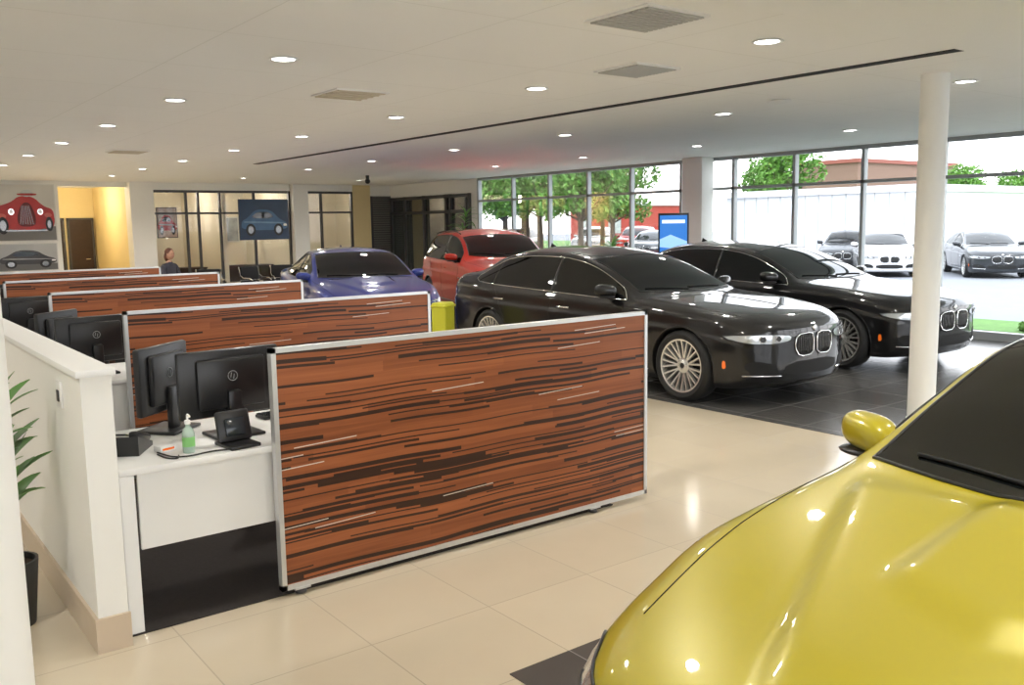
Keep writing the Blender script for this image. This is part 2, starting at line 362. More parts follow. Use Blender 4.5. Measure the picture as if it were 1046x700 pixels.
def sm(t): t = max(0., min(1., t)); return t*t*(3-2*t)
def body_mesh(sp, dense=1.):
    F = {k: pchip(*sp[k]) for k in ('zt', 'zs', 'zr', 'wr', 'ws', 'zb')}
    L = sp['L']; xs = [0, .012, .03, .055, .085, .12, .16]
    x = .21; st = .055/dense
    while x < L-.2: xs.append(x); x += st
    xs += [L-.17, L-.12, L-.08, L-.05, L-.025, L-.01, L]
    NT = 30 if sp['dome'] else 12
    secs = []
    for x in xs:
        zt, zs, zr, wr, ws, zb = (F[k](x) for k in ('zt', 'zs', 'zr', 'wr', 'ws', 'zb'))
        wb = ws-.05; wm = ws+.018; H = zs-zb
        ctrl = [(0, zb), (wb*.5, zb), (wb-.04, zb), (wb, zb+.03), (wb+.026, zb+.10*H), (wm-.004, zb+.40*H), (wm+.002, zb+.66*H), (wm+.004, zb+.74*H), (ws+.002, zb+.80*H), (ws-.004, zb+.93*H), (ws-.03, zs)]
        pts = []
        ys = pchip(range(len(ctrl)), [c[0] for c in ctrl]); zz = pchip(range(len(ctrl)), [c[1] for c in ctrl])
        n1 = 26
        for i in range(n1+1):
            t = i/n1*(len(ctrl)-1); pts.append((ys(t), zz(t)))
        y0, z0 = ws-.03, zs
        for i in range(1, 9):
            t = i/8; bulge = .018*math.sin(math.pi*t)
            pts.append((y0+(wr-y0)*t+bulge*.9, z0+(zr-z0)*t+bulge*.4))
        for i in range(1, NT+1):
            t = i/NT; y = wr*(1-t); yy = 1-(y/max(wr, 1e-4))**2
            z = zr+(zt-zr)*(yy**.8)
            if sp['dome'] and x < 1.5:
                ye = .25+.40*(x-.20)
                z += sp['dome']*sm((ye-abs(y)+.03)/.065)*sm((x-.10)/.35)*(1-sm((x-1.2)/.2))
                z += .022*sm((.31-abs(y))/.075)*sm((x-.60-abs(y)*.35)/.13)*(1-sm((x-1.22)/.2))
            pts.append((y, z))
        secs.append(pts)
    n = len(secs[0]); bow = sp['bow']
    def warp(x, y, z):
        fr = (1-sm(x/1.1)); re = (1-sm((L-x)/.9))
        x2 = x+fr*bow*(abs(y)/.8)**2.6+fr*.06*max(0, (z-.60)/.3)**2*(1-sm(x/.25))-re*bow*.6*(abs(y)/.8)**2.2
        x2 += (1-sm(x/.2))*.05*max(0, (.36-z)/.2)**1.5
        return (x2, y, z)
    vs = []; fs = []; m = 2*n-2
    for x, pts in zip(xs, secs):
        for (y, z) in pts: vs.append(warp(x, y, z))
        for (y, z) in pts[-2:0:-1]: vs.append(warp(x, -y, z))
    for i in range(len(xs)-1):
        for k in range(m):
            l = (k+1) % m; fs.append((i*m+k, (i+1)*m+k, (i+1)*m+l, i*m+l))
    NC = 14
    for (ix, flip) in ((0, False), (len(xs)-1, True)):
        pts = secs[ix]; x = xs[ix]; rows = []
        for k in range(n):
            if k == 0 or k == n-1: rows.append([ix*m+(0 if k == 0 else n-1)]*(NC+1)); continue
            y, z = pts[k]; row = [ix*m+k]
            for c in range(1, NC):
                row.append(len(vs)); vs.append(warp(x, y*(1-2*c/NC), z))
            row.append(ix*m+(m-k)); rows.append(row)
        for k in range(n-1):
            for c in range(NC):
                q = [rows[k][c], rows[k+1][c], rows[k+1][c+1], rows[k][c+1]]
                u = []
                for a in q:
                    if a not in u: u.append(a)
                if len(u) >= 3: fs.append(u if not flip else u[::-1])
    me = bpy.data.meshes.new('body'); me.from_pydata(vs, [], fs)
    bm = bmesh.new(); bm.from_mesh(me); bmesh.ops.remove_doubles(bm, verts=bm.verts[:], dist=1e-5)
    bmesh.ops.recalc_face_normals(bm, faces=bm.faces[:]); bvh = BVHTree.FromBMesh(bm)
    for f in bm.faces: f.smooth = True
    bm.to_mesh(me); bm.free()
    return me, bvh, F

CACHE = {}
def car_parts(kind, paint, dense=1., hi=False):
    key = (kind, paint.name, dense)
    if key in CACHE: return CACHE[key]
    sp = {'sedan': SEDAN, 'coupe': COUPE, 'suv': SUV}[kind]
    me, bvh, F = body_mesh(sp, dense); me.materials.append(paint)
    ob = bpy.data.objects.new('tmp', me); COL.objects.link(ob)
    c = MB()
    for ax in (sp['axF'], sp['axR']):
        for s in (-1, 1):
            T = Matrix.Translation((ax, 0, sp['R']+.005)); a, b_ = sorted((s*.60, s*1.3)); r = sp['R']+.03
            c.lathe([(1e-3, a), (r, a), (r, b_), (1e-3, b_)], BLKM, 48, 'y', T, True)
    cme = c.mesh('cut'); bm = bmesh.new(); bm.from_mesh(cme); bmesh.ops.remove_doubles(bm, verts=bm.verts[:], dist=2e-3)
    bmesh.ops.recalc_face_normals(bm, faces=bm.faces[:]); bm.to_mesh(cme); bm.free()
    co = bpy.data.objects.new('cut', cme); COL.objects.link(co)
    md = ob.modifiers.new('b', 'BOOLEAN'); md.operation = 'DIFFERENCE'; md.object = co; md.solver = 'EXACT'
    try: md.material_mode = 'TRANSFER'
    except Exception: pass
    dg = bpy.context.evaluated_depsgraph_get(); dg.update()
    bme = bpy.data.meshes.new_from_object(ob.evaluated_get(dg)); bme.name = 'body_shell'
    try: bme.set_sharp_from_angle(angle=math.radians(38))
    except Exception: pass
    bpy.data.objects.remove(ob); bpy.data.objects.remove(co)
    g = MB()
    L = sp['L']; zs, zr, wr, zt, ws = F['zs'], F['zr'], F['wr'], F['zt'], F['ws']
    if kind == 'sedan':
        xa, xb, xc, xd, xg = 1.68, 2.50, 3.98, 4.46, 2.88; cw = 1.50; rw0, rw1 = 3.98, 4.68; wt = 2.44
    elif kind == 'coupe':
        xa, xb, xc, xd, xg = 1.66, 2.35, 3.0, 3.55, 2.62; cw = 1.33; rw0, rw1 = 3.22, 4.02; wt = 2.20
    else:
        xa, xb, xc, xd, xg = 1.58, 2.25, 4.0, 4.18, 2.72; cw = 1.42; rw0, rw1 = 4.18, 4.48; wt = 2.16
    up = lambda x: zr(x)-.035
    lo = lambda x: zs(x)+.022
    N1 = [xa+.10+(xb-xa)*i/5 for i in range(6)]+[xb+.1+(xc-xb-.1)*i/5 for i in range(1, 6)]
    top = [(x, max(up(x), lo(x)+.02)) for x in N1]
    bot = [(xd, lo(xd)+.05 if kind != 'suv' else lo(xd)), (xd-.16, lo(xd-.16)), (xg, lo(xg)), (xa, lo(xa)), (xa, lo(xa)+.02)]
    if kind == 'suv': top.append((4.12, up(4.05)-.12))
    else: top.append(((xc+xd)/2+.05, up((xc+xd)/2)-.07))
    poly = top+bot
    for md_ in 'RL':
        decal(g, bvh, poly, md_, CGL, .004, .05, 1)
        line_on(g, bvh, poly, md_, CHROME if kind == 'sedan' else BLK, .006, .004, True, 1)
        line_on(g, bvh, [(xg, lo(xg)), (xg+.03, up(xg)+.01)], md_, BLK, .022, -.008, False, 0)
        if kind == 'sedan': line_on(g, bvh, [(xd-.42, lo(xd-.42)), (xd-.44, up(xd-.44)+.0)], md_, BLK, .012, -.004, False, 0)
        zb_ = .24 if kind != 'suv' else .34
        line_on(g, bvh, [(xa+.02, lo(xa)-.05), (xa-.02, .62), (xa+.02, zb_), (xg-.25, zb_), (xg-.02, zb_), (xg-.01, .6), (xg, lo(xg))], md_, BLKM, .0035, 0, False, 1)
        if kind != 'coupe':
            xr = sp['axR']
            line_on(g, bvh, [(xg-.02, zb_), (xr-.48, zb_), (xr-.40, .5), (xr-.22, .78), (xr-.12, lo(xr)-.05), (xr-.05, lo(xr))], md_, BLKM, .0035, 0, False, 1)
            hs = [(xg-.26, .82), (xr-.22, .85)]
        else: hs = [(xg-.22, .79)]
        off = .15 if kind == 'suv' else 0
        for hx, hz in hs:
            line_on(g, bvh, [(hx-.10, hz+off), (hx+.10, hz+off)], md_, CHROME if kind == 'sedan' else paint, .012, .02, False, 0)
        line_on(g, bvh, [(sp['axF']+.45, zb_+.03), (sp['axR']-.45, zb_+.03)], md_, CHROME if kind == 'sedan' else BLK, .008, .003, False, 0)
        for ax in (sp['axF'], sp['axR']):
            rr = sp['R']+.032; P = [(ax+rr*math.cos(a), sp['R']+rr*math.sin(a)) for a in np.linspace(-.25, math.pi+.25, 30)]
            line_on(g, bvh, P, md_, paint if kind != 'suv' else BLK, .010, -.003, False, 0)
        line_on(g, bvh, [(sp['axF']+.50, .66+off), (sp['axF']+.62, .67+off)], md_, CHROME if kind == 'sedan' else BLK, .012, 0, False, 0)
        decal(g, bvh, [(.37, .38+off), (.41, .37+off), (.405, .45+off), (.375, .45+off)], md_, AMB, .004, .03, 1)
    def wedge(x): return wr(x)-.035
    def halfoutline(x0, x1, k, nb=7):
        P = []
        for i in range(nb): 
            y = wedge(x0+k)*i/(nb-1); P.append((x0+k*(y/wedge(x0+k))**2, y))
        for i in range(1, 6):
            x = x0+k+(x1-x0-k)*i/5; P.append((x, wedge(x)))
        Q = []
        for i in range(nb-1, -1, -1):
            y = wedge(x1)*i/(nb-1); Q.append((x1-.07*(1-(y/wedge(x1))**2), y))
        return P, Q
    P, Q = halfoutline(cw, wt, .14)
    half = P+Q[1:]
    full = half+[(a, -b) for a, b in half[::-1] if b > 1e-6]
    decal(g, bvh, full, 'T', CGL, .004, .06, 0)
    line_on(g, bvh, full, 'T', BLK, .007, .002, True, 0, .08)
    half = [(rw0, wedge(rw0)*t) for t in (0, .3, .6, .9)]+[(rw0+(rw1-rw0)*t, wedge(rw0+(rw1-rw0)*t)) for t in (.15, .4, .7, .95)]+[(rw1, wedge(rw1)*t) for t in (.8, .5, .2)]
    full = half+[(a, -b) for a, b in half[::-1] if b > 1e-6]
    decal(g, bvh, full, 'T', CGL, .004, .06, 0)
    for ya, yb in ((.05, .60), (-.50, .02)):
        line_on(g, bvh, [(cw+.05+.2*ya*ya, ya), (cw+.09+.2*yb*yb, yb)], 'T', BLKM, .007, .010, False, 0, .1)
    hb = .10 if kind != 'suv' else .12
    for s in (1, -1):
        if kind == 'coupe': hl_ = [(.40, .72*s), (.8, .795*s), (1.2, .83*s), (1.48, .835*s)]
        else: hl_ = [(hb+.22, .66*s), (.7, .76*s), (cw-.1, .80*s), (cw+.12, .81*s)]
        line_on(g, bvh, hl_, 'T', BLKM, .0022, 0, False, 1)
        if kind == 'coupe':
            hp = [(.06, .52*s), (.10, .66*s), (.22, .80*s), (.42, .865*s), (.34, .80*s), (.22, .72*s), (.13, .60*s)]
            decal(g, bvh, hp, 'T', LENS, .005, .03, 1); line_on(g, bvh, hp, 'T', BLK, .005, .003, True, 1, .03)
    dz = {'sedan': 0.025, 'coupe': -.04, 'suv': .20}[kind]
    for s in (1, -1):
        k = [(.030*s, .455+dz), (.235*s, .445+dz), (.295*s, .535+dz), (.27*s, .652+dz), (.05*s, .665+dz), (.025*s, .60+dz)]
        decal(g, bvh, k, 'F', BLKM, .004, .03, 1)
        line_on(g, bvh, k, 'F', CHROME if kind != 'coupe' else BLK, .008, .008, True, 1, .03)
        for i in range(8):
            y = (.06+.0265*i)*s; line_on(g, bvh, [(y, .465+dz), (y, .648+dz)], 'F', DCHR if kind == 'sedan' else BLK, .0035, .010, False, 0)
        hl = [(.34*s, .60+dz), (.52*s, .580+dz), (.72*s, .585+dz), (.835*s, .618+dz), (.855*s, .668+dz), (.70*s, .675+dz), (.48*s, .667+dz), (.33*s, .655+dz)]
        decal(g, bvh, hl, 'F', LENS, .005, .03, 1)
        line_on(g, bvh, hl, 'F', BLK, .005, .005, True, 1, .03)
        for (yy, rrr) in ((.48, .028), (.63, .030)):
            ring = [((yy+rrr*math.cos(a))*s, .626+dz+rrr*math.sin(a)) for a in np.linspace(0, 2*math.pi, 17)[:-1]]
            decal(g, bvh, ring, 'F', BLK, .008, .03, 0)
            line_on(g, bvh, ring, 'F', LENSW if kind != 'sedan' else CHROME, .004, .010, True, 0)
        si = [(.46*s, .28+dz), (.70*s, .29+dz), (.80*s, .38+dz), (.72*s, .43+dz), (.50*s, .39+dz)]
        decal(g, bvh, si, 'F', BLKM, .004, .03, 1)
        line_on(g, bvh, [(.44*s, .275+dz), (.78*s, .29+dz)], 'F', CHROME if kind == 'sedan' else BLK, .009, .006, False, 0)
        tz = {'sedan': .86, 'coupe': .84, 'suv': .95}[kind]
        tl = [(.40*s, tz-.05), (.74*s, tz-.06), (.78*s, tz+.07), (.42*s, tz+.06)]
        decal(g, bvh, tl, 'B', TAIL, .006, .03, 2)
    ci = [(-.42, .27+dz), (.42, .27+dz), (.38, .40+dz), (-.38, .40+dz)]
    decal(g, bvh, ci, 'F', BLKM, .004, .04, 1)
    decal(g, bvh, [(-.26, .50), (.26, .50), (.26, .62), (-.26, .62)], 'B', LAM, .012, .05, 0)
    decal(g, bvh, [(-.60, .26), (.60, .26), (.55, .38), (-.55, .38)], 'B', BLKM, .005, .05, 1)
    bp = proj(bvh, 'F', 0, .70+dz, .004)
    if bp: g.sphere(bp, (.012, .032, .032), CHROME, 14, 8)
    # mirrors
    mx = cw+.38; mz = zs(mx)+(.085 if kind != 'coupe' else .065)
    for s in (1, -1):
        yb = (ws(mx)-(.11 if kind != 'coupe' else .15))
        vs = []; fs = []; nr, nc = 14, 24
        for i in range(nr+1):
            u = i/nr; y = yb+.045+.235*u
            e = (1-abs(2*u-1)**3.2)**.5 if 0 < u < 1 else 0.
            e = max(e, .02); hh = (.076-.022*(1-u)*.3-.012*u)*e; dd = (.105-.03*u)*e
            for j in range(nc):
                a = 2*math.pi*j/nc; cx = math.cos(a); sz = math.sin(a)
                px = -dd*(abs(cx)**.8)*(1 if cx > 0 else -1)
                if px > 0: px *= .45
                pz = hh*(abs(sz)**.75)*(1 if sz > 0 else -1)
                vs.append((mx+px+.05*u, s*y, mz+.02+pz+.02*u))
        for i in range(nr):
            for j in range(nc):
                l = (j+1) % nc; fs.append((i*nc+j, i*nc+l, (i+1)*nc+l, (i+1)*nc+j))
        fs += [list(range(nc)), [nr*nc+j for j in range(nc)]]
        g.add(vs, fs, paint, True)
        g.tube([(mx+.02, s*(yb-.04), mz-.075), (mx+.01, s*(yb+.04), mz-.05), (mx, s*(yb+.12), mz-.04)], [.048, .040, .030], BLK, 10)
        g.sphere((mx-.005, s*(yb+.16), mz-.035), (.075, .10, .018), BLK, 16, 8)
        g.sphere((mx+.052, s*(yb+.165), mz+.03), (.006, .09, .055), CHROME, 16, 8)
    fx = rw0-.12; fz = zt(fx)
    g.add([(fx-.1, 0, fz-.01), (fx+.06, -.02, fz-.01), (fx+.06, .02, fz-.01), (fx+.05, 0, fz+.06)], [(0, 1, 3), (0, 3, 2), (1, 2, 3)], paint, False)
    g.box(.6, L-.6, -.55, .55, (.16 if kind != 'suv' else .24), .3, BLKM)
    if kind == 'suv':
        for s in (1, -1):
            P = [(x, .615*s) for x in np.linspace(2.3, 4.1, 10)]
            line_on(g, bvh, P, 'T', BLK, .012, .03, False, 0, .1)
    gme = g.mesh('trim')
    wh = make_wheel(sp['R'], sp['rr'], .235, sp['ns'], sp['style'])
    CACHE[key] = (bme, gme, wh, sp); return CACHE[key]

def place_car(name, kind, paint, loc, rot, dense=1., trimname='glass_and_trim'):
    """loc = world position of nose centre on the ground; rot = direction of the tail."""
    bme, gme, wh, sp = car_parts(kind, paint, dense)
    e = empty(name, loc, rot)
    inst(bme, 'body_shell', (0, 0, 0), 0, e); inst(gme, trimname, (0, 0, 0), 0, e)
    for i, (ax, s) in enumerate(((sp['axF'], 1), (sp['axF'], -1), (sp['axR'], 1), (sp['axR'], -1))):
        inst(wh, 'wheel_%d' % (i+1), (ax, s*(sp['wy']-.125), sp['R']), 0 if s > 0 else math.pi, e)
    return e

# ================================================================== ROOM
H = 2.9; XW = 11.6; YB = 19.0; XL = -4.0; YN = -9.0
CREAM_T = tile_mat('cream_floor_tile', (.60, .52, .395), (.36, .30, .22), .61, .61, .10, -.10, .13, .003, .07)
DARK_T = tile_mat('charcoal_floor_tile', (.085, .082, .078), (.16, .155, .15), .61, .61, .10, -.05, .24, .003, .2)
CEIL = tile_mat('ceiling_tile', (.92, .92, .90), (.80, .80, .77), 1.2, 1.2, .4, .2, .75, .004, .012)
CARP = M('dark_carpet', (.030, .024, .022), .95, var=.3, scale=60)
ASPH = M('asphalt', (.20, .21, .23), .9, var=.12, scale=2)
GRASS = M('grass', (.09, .20, .04), .9, var=.35, scale=6)
CONC = M('concrete_path', (.38, .38, .37), .85, var=.06)

b = MB()
b.box(XL, XW+.1, YN, YB+4, -.2, 0, CREAM_T); fl = b.obj('floor')
def slab(name, x0, x1, y0, y1, z0, z1, mat):
    b = MB(); b.box(x0, x1, y0, y1, z0, z1, mat); return b.obj(name)
slab('floor_dark_display', 4.87, XW, -.1, 15.5, 0, .004, DARK_T)
slab('floor_dark_entry', .40, XW, YN+.1, -1.28, 0, .004, DARK_T)
slab('floor_carpet', -.70, 2.2, .02, 12.8, 0, .006, CARP)
slab('ceiling', XL, XW+.3, YN, YB+4, H, H+.15, CEIL)
slab('ceiling_soffit', -1.0, XW, YN+.05, -.82, H-.03, H, M('soffit_paint', (.92, .92, .90), .6, var=.01))
slab('wall_left', XL-.15, XL, YN, YB+4, 0, H, WHITE)
b = MB()
def wb(x0, x1, y0, y1, z0, z1, m): b.box(x0, x1, y0, y1, z0, z1, m)
wb(XL, 2.85, YB, YB+.2, 0, H, WHITE); wb(4.36, 4.90, YB-.25, YB+.2, 0, H, WHITE)
wb(2.85, 4.36, YB, YB+.2, 2.78, H, WHITE); wb(8.50, 8.92, YB-.2, YB+.2, 0, H, WHITE)
wb(4.90, 8.5, YB, YB+.2, 2.72, H, WHITE); wb(8.92, 10.35, YB, YB+.2, 2.72, H, WHITE)
wb(10.35, 10.9, YB, YB+.2, 0, H, YELW); wb(10.9, XW, YB, YB+.2, 2.6, H, WHITE)
b.obj('wall_back')
b = MB()
b.box(4.55, XW+.2, YB+3.6, YB+3.8, 0, H, CREAMW); b.box(4.40, 4.55, YB+.2, YB+3.6, 0, H, YELW); b.box(8.6, 8.75, YB+.2, YB+3.6, 0, H, CREAMW)
b.box(2.55, 2.7, YB+.2, YB+3.6, 0, H, YELW); b.box(XL, 4.55, YB+3.6, YB+3.8, 0, H, YELW); b.box(XW, XW+.15, YB, YB+3.8, 0, H, CREAMW)
b.box(6.75, 6.85, YB+.3, YB+3.6, 0, H, CREAMW)
b.obj('wall_office_inner')
DWOOD = M('dark_wood_door', (.035, .018, .012), .4, var=.3, scale=20)
def door(name, x, y, w=.85, h=2.05, mat=None):
    b = MB(); m = mat or DWOOD
    b.box(-w/2-.05, -w/2, -.06, .06, 0, h+.05, DALU); b.box(w/2, w/2+.05, -.06, .06, 0, h+.05, DALU); b.box(-w/2-.05, w/2+.05, -.06, .06, h, h+.05, DALU)
    b.box(-w/2, w/2, -.03, .02, .005, h, m)
    b.tube([(w/2-.10, -.03, 1.0), (w/2-.10, -.08, 1.0), (w/2-.2, -.08, 1.0)], .01, CHROME, 8)
    return b.obj(name, (x, y, 0))
door('door_1', 3.22, YB+3.53, .7); door('door_2', 4.02, YB+3.53, .55)
def glazing(name, x0, x1, y, z1, mull, rails, fm, th=.05):
    b = MB()
    b.box(x0, x1, y-.04, y+.04, 0, .08, fm); b.box(x0, x1, y-.04, y+.04, z1-.06, z1, fm)
    for m in mull: b.box(m-th/2, m+th/2, y-.045, y+.045, 0, z1, fm)
    for r in rails: b.box(x0, x1, y-.03, y+.03, r-.025, r+.025, fm)
    b.box(x0, x1, y-.005, y+.005, .08, z1-.06, GLASS)
    return b.obj(name)
glazing('window_1', 4.90, 8.50, YB+.05, 2.72, [4.93, 5.75, 6.05, 6.6, 7.5, 8.47], [2.15], DALU)
glazing('window_2', 8.92, 10.35, YB+.05, 2.72, [8.95, 9.4, 10.32], [2.15], DALU)
b = MB(); BLND = M('blind', (.16, .16, .15), .5)
b.box(10.9, 10.96, YB-.02, YB+.08, 0, 2.6, DALU); b.box(XW-.06, XW, YB-.02, YB+.08, 0, 2.6, DALU); b.box(10.96, XW-.06, YB+.06, YB+.07, 0, 2.6, DALU)
for i in range(40): b.box(10.96, XW-.06, YB, YB+.05, .05+i*.064, .09+i*.064, BLND)
b.obj('window_6')
def bookcase(x, y, w=.9, h=1.9):
    b = MB(); b.box(-w/2, w/2, .28, .30, 0, h, DWOOD)
    for xx in (-w/2, w/2-.03): b.box(xx, xx+.03, 0, .30, 0, h, DWOOD)
    for i in range(6):
        z = i*(h-.03)/5; b.box(-w/2, w/2, 0, .30, z, z+.03, DWOOD)
        if i < 5:
            xx = -w/2+.05
            while xx < w/2-.10:
                t = random.uniform(.02, .05); hh = random.uniform(.18, .28)
                b.box(xx, xx+t, .06, .26, z+.03, z+.03+hh, random.choice((LAM, TANB, P_BLUE, TAIL, GALU))); xx += t+random.choice((0.003, .003, .12))
    b.obj('bookcase', (x, y, 0))
bookcase(5.4, YB+3.25); bookcase(9.9, YB+3.25, .8)
def side_desk(x, y):
    b = MB(); b.bbox(-.75, .75, -.35, .35, .71, .74, DWOOD, .005); b.box(-.73, -.69, -.33, .33, 0, .71, DWOOD); b.box(.69, .73, -.33, .33, 0, .71, DWOOD); b.box(-.69, .69, -.30, -.28, .3, .71, DWOOD)
    b.obj('manager_desk', (x, y, 0))
side_desk(5.9, YB+1.7); side_desk(7.8, YB+1.8); side_desk(9.7, YB+1.6)
b = MB(); b.box(-.5, .5, -.02, 0, 0, .75, ALU); b.box(-.46, .46, -.024, -.02, .04, .71, M('print_grey', (.3, .33, .36), .4, var=.6, scale=5)); b.obj('framed_print', (7.9, YB+3.58, 1.35))

b = MB()
ys = [14.65, 13.25, 11.9, 10.6, 9.3, 7.95, 6.70, 5.42, 4.15, 2.87, 1.55, .25, -1.05, -2.35, -3.65, -4.95, -6.25, -7.55, -8.95]
for y in ys: b.box(XW-.05, XW+.05, y-.028, y+.028, 0, H-.05, GALU)
b.box(XW-.06, XW+.06, YN, 14.65, H-.06, H, GALU); b.box(XW-.05, XW+.05, YN, 14.65, 2.31, 2.36, GALU); b.box(XW-.08, XW+.08, YN, 14.65, 0, .12, GALU)
b.box(XW-.005, XW+.005, YN, 14.65, .1, H-.05, GLASS)
b.obj('window_3')
b = MB()
b.box(XW-.05, XW+.1, 14.68, YB, 2.55, H, WHITE); b.box(XW-.02, XW+.1, 14.68, 15.0, 0, 2.6, WHITE)
b.box(XW, XW+.1, 15.0, YB, 0, 2.55, M('grey_panel', (.22, .23, .23), .4))
b.obj('wall_right')
b = MB()
for y in (15.02, 15.9, 16.1, 17.2, 18.2, YB-.05): b.box(XW-.08, XW-.01, y-.04, y+.04, 0, 2.55, DALU)
for z in (.05, 2.1, 2.5): b.box(XW-.08, XW-.01, 15, YB, z-.04, z+.04, DALU)
b.box(XW-.02, XW-.008, 15, YB, .05, 2.5, CGLL)
b.obj('window_4')
b = MB()
for x in np.arange(XL, XW+.1, 1.56): b.box(x-.035, x+.035, YN-.06, YN+.06, 0, H, GALU)
b.box(XL, XW, YN-.06, YN+.06, H-.1, H, GALU); b.box(XL, XW, YN-.06, YN+.06, 0, .12, GALU); b.box(XL, XW, YN-.004, YN+.004, .1, H-.1, GLASS)
b.obj('window_5')
def column(name, x, y, r):
    b = MB(); b.lathe([(r, 0), (r, H)], WHITE, 48); b.lathe([(r+.008, 0), (r+.008, .08), (r, .085)], WHITE, 48); return b.obj(name, (x, y, 0))
column('round_column', 5.66, -.10, .108); column('round_column', -1.30, -.72, .135)
b = MB(); b.bbox(-.16, .16, -.24, .24, 0, H, WHITE, .01); b.obj('square_column', (XW-.25, 7.35, 0))

# ---------------- ceiling fittings
slab('ceiling_slot_diffuser', 4.70, 4.81, -.80, 11.9, H-.006, H+.001, BLKM)
LED = M('downlight_lens', (1, 1, 1), .4, 0, 0, (1, .98, .93), 14.)
TRIM = M('downlight_trim', (.85, .85, .83), .4)
dl = MB(); dl.lathe([(.095, 0), (.105, -.006), (.085, -.012), (.075, -.004)], TRIM, 28); dl.lathe([(.076, -.006), (1e-4, -.007)], LED, 28)
dlm = dl.mesh('downlight_mesh')
lights = [(1.02, -.36+2.36*i) for i in range(0, 7)]+[(3.36, -.2+2.36*i) for i in range(0, 7)]+[(6.25, -.05+2.6*i) for i in range(6)]+[(9.2, .3+2.6*i) for i in range(5)]
lights += [(x, y) for x in (1.0, 3.4, 6.2, 9.2) for y in (-3.0, -5.6)]+[(-2.2, y) for y in (-4, -.5, 3, 7, 11, 15)]+[(x, 16.4) for x in (1.0, 3.4, 6.25, 9.2)]
for i, (x, y) in enumerate(lights):
    zz = H-.03 if (y < -.82 and x > -1) else H
    e = inst(dlm, 'ceiling_downlight', (x, y, zz), 0)
    ld = bpy.data.lights.new('spot', 'SPOT'); ld.energy = 72; ld.spot_size = math.radians(155); ld.spot_blend = .8; ld.color = (1, .955, .88); ld.shadow_soft_size = .07
    lo = bpy.data.objects.new('lamp', ld); COL.objects.link(lo); lo.parent = e; lo.location = (0, 0, -.03)
def grille(x, y, s, mat, bars=9):
    b = MB(); h = s/2
    b.box(-h, h, -h, h, -.012, 0, TRIM)
    for i in range(bars):
        yy = -h*.86+(1.72*h)*i/(bars-1); b.box(-h*.88, h*.88, yy-h*.05, yy+h*.05, -.02, -.012, mat)
    b.box(-h*.9, h*.9, -h*.9, h*.9, -.0135, -.012, mat)
    b.obj('ceiling_vent', (x, y, H))
GR = M('grey_grille', (.50, .50, .48), .5); GRT = M('tan_grille', (.62, .56, .44), .5)
grille(2.22, -.24, .50, GR, 12); grille(3.42, 1.03, .46, GR, 12); grille(2.17, 3.26, .50, GRT, 5); grille(2.1, 10.1, .5, GRT, 5)
b = MB(); b.lathe([(.11, 0), (.12, -.01), (.05, -.03), (1e-3, -.03)], TRIM, 28); b.obj('ceiling_speaker', (5.9, 1.57, H))
b = MB(); b.cyl(0, 0, -.12, 0, .04, BLK, 16); b.sphere((0, 0, -.13), .06, BLK); b.obj('ceiling_camera', (8.4, 14.5, H))

def pt(x, y, z, e, c, r=.15):
    ld = bpy.data.lights.new('pt', 'POINT'); ld.energy = e; ld.color = c; ld.shadow_soft_size = r
    o = bpy.data.objects.new('corridor_lamp', ld); COL.objects.link(o); o.location = (x, y, z)
pt(3.4, 20.6, 2.6, 40, (1, .86, .62))
for x in (5.8, 7.7, 9.7): pt(x, 20.6, 2.6, 26, (1, .90, .74))

# ================================================================== CUBICLES
S = 2.5335; PL = 2.46
def panel_mesh():
    b = MB(); t = .022
    b.box(.02, PL-.02, -.015, .015, .05, 1.18, SLAT)
    for (x0, x1, z0, z1) in ((0, PL, 1.178, 1.2), (0, PL, .03, .056), (0, .024, .03, 1.2), (PL-.024, PL, .03, 1.2)):
        b.box(x0, x1, -t, t, z0, z1, ALU)
    for x in (.10, PL-.45):
        b.cyl(x, -.0, .0, .03, .028, DALU, 16); b.box(x-.04, x+.04, -.03, .03, .024, .034, ALU)
    return b
pm = panel_mesh()
for i in range(5): pm.obj('wood_divider_panel', (0, i*S, .007 if i else .006))
def desk(i):
    y = i*S; b = MB()
    b.bbox(-.68, 2.2, .03, .86, .705, .735, LAM, .004)
    b.box(-.68, -.62, .03, .86, .0, .705, LAM); b.box(2.12, 2.18, .05, .84, 0, .705, LAM)
    b.box(-.60, 2.1, .06, .08, .36, .70, LAM)
    b.obj('office_desk', (0, y, .006))
for i in range(5): desk(i)
SCR = M('monitor_screen', (.02, .025, .03), .15)
def monitor(x, y, rot, w=.5, h=.32, z0=.14):
    b = MB(); q = z0-.14
    b.bbox(-w/2, w/2, -.018, .018, .14+q, .14+h+q, BLK, .012); b.bbox(-w*.34, w*.34, -.045, -.01, .18+q, .10+h+q, BLK, .02)
    b.box(-w/2+.012, w/2-.012, .018, .0195, .155+q, .125+h+q, SCR)
    b.bbox(-.035, .035, -.07, -.035, .01, .27+q, BLK, .01); b.bbox(-.12, .12, -.13, .09, 0, .016, BLK, .006)
    P = [(.024*math.cos(a), -.0465, .34+q+.024*math.sin(a)) for a in np.linspace(0, 2*math.pi, 25)[:-1]]
    b.tube(P, .0018, GALU, 5, True)
    b.tube([(-.006, -.047, .356+q), (-.011, -.047, .332+q)], .0018, GALU, 5); b.tube([(.008, -.047, .348+q), (.003, -.047, .324+q)], .0018, GALU, 5)
    return b.obj('computer_monitor', (x, y, .742), rot)
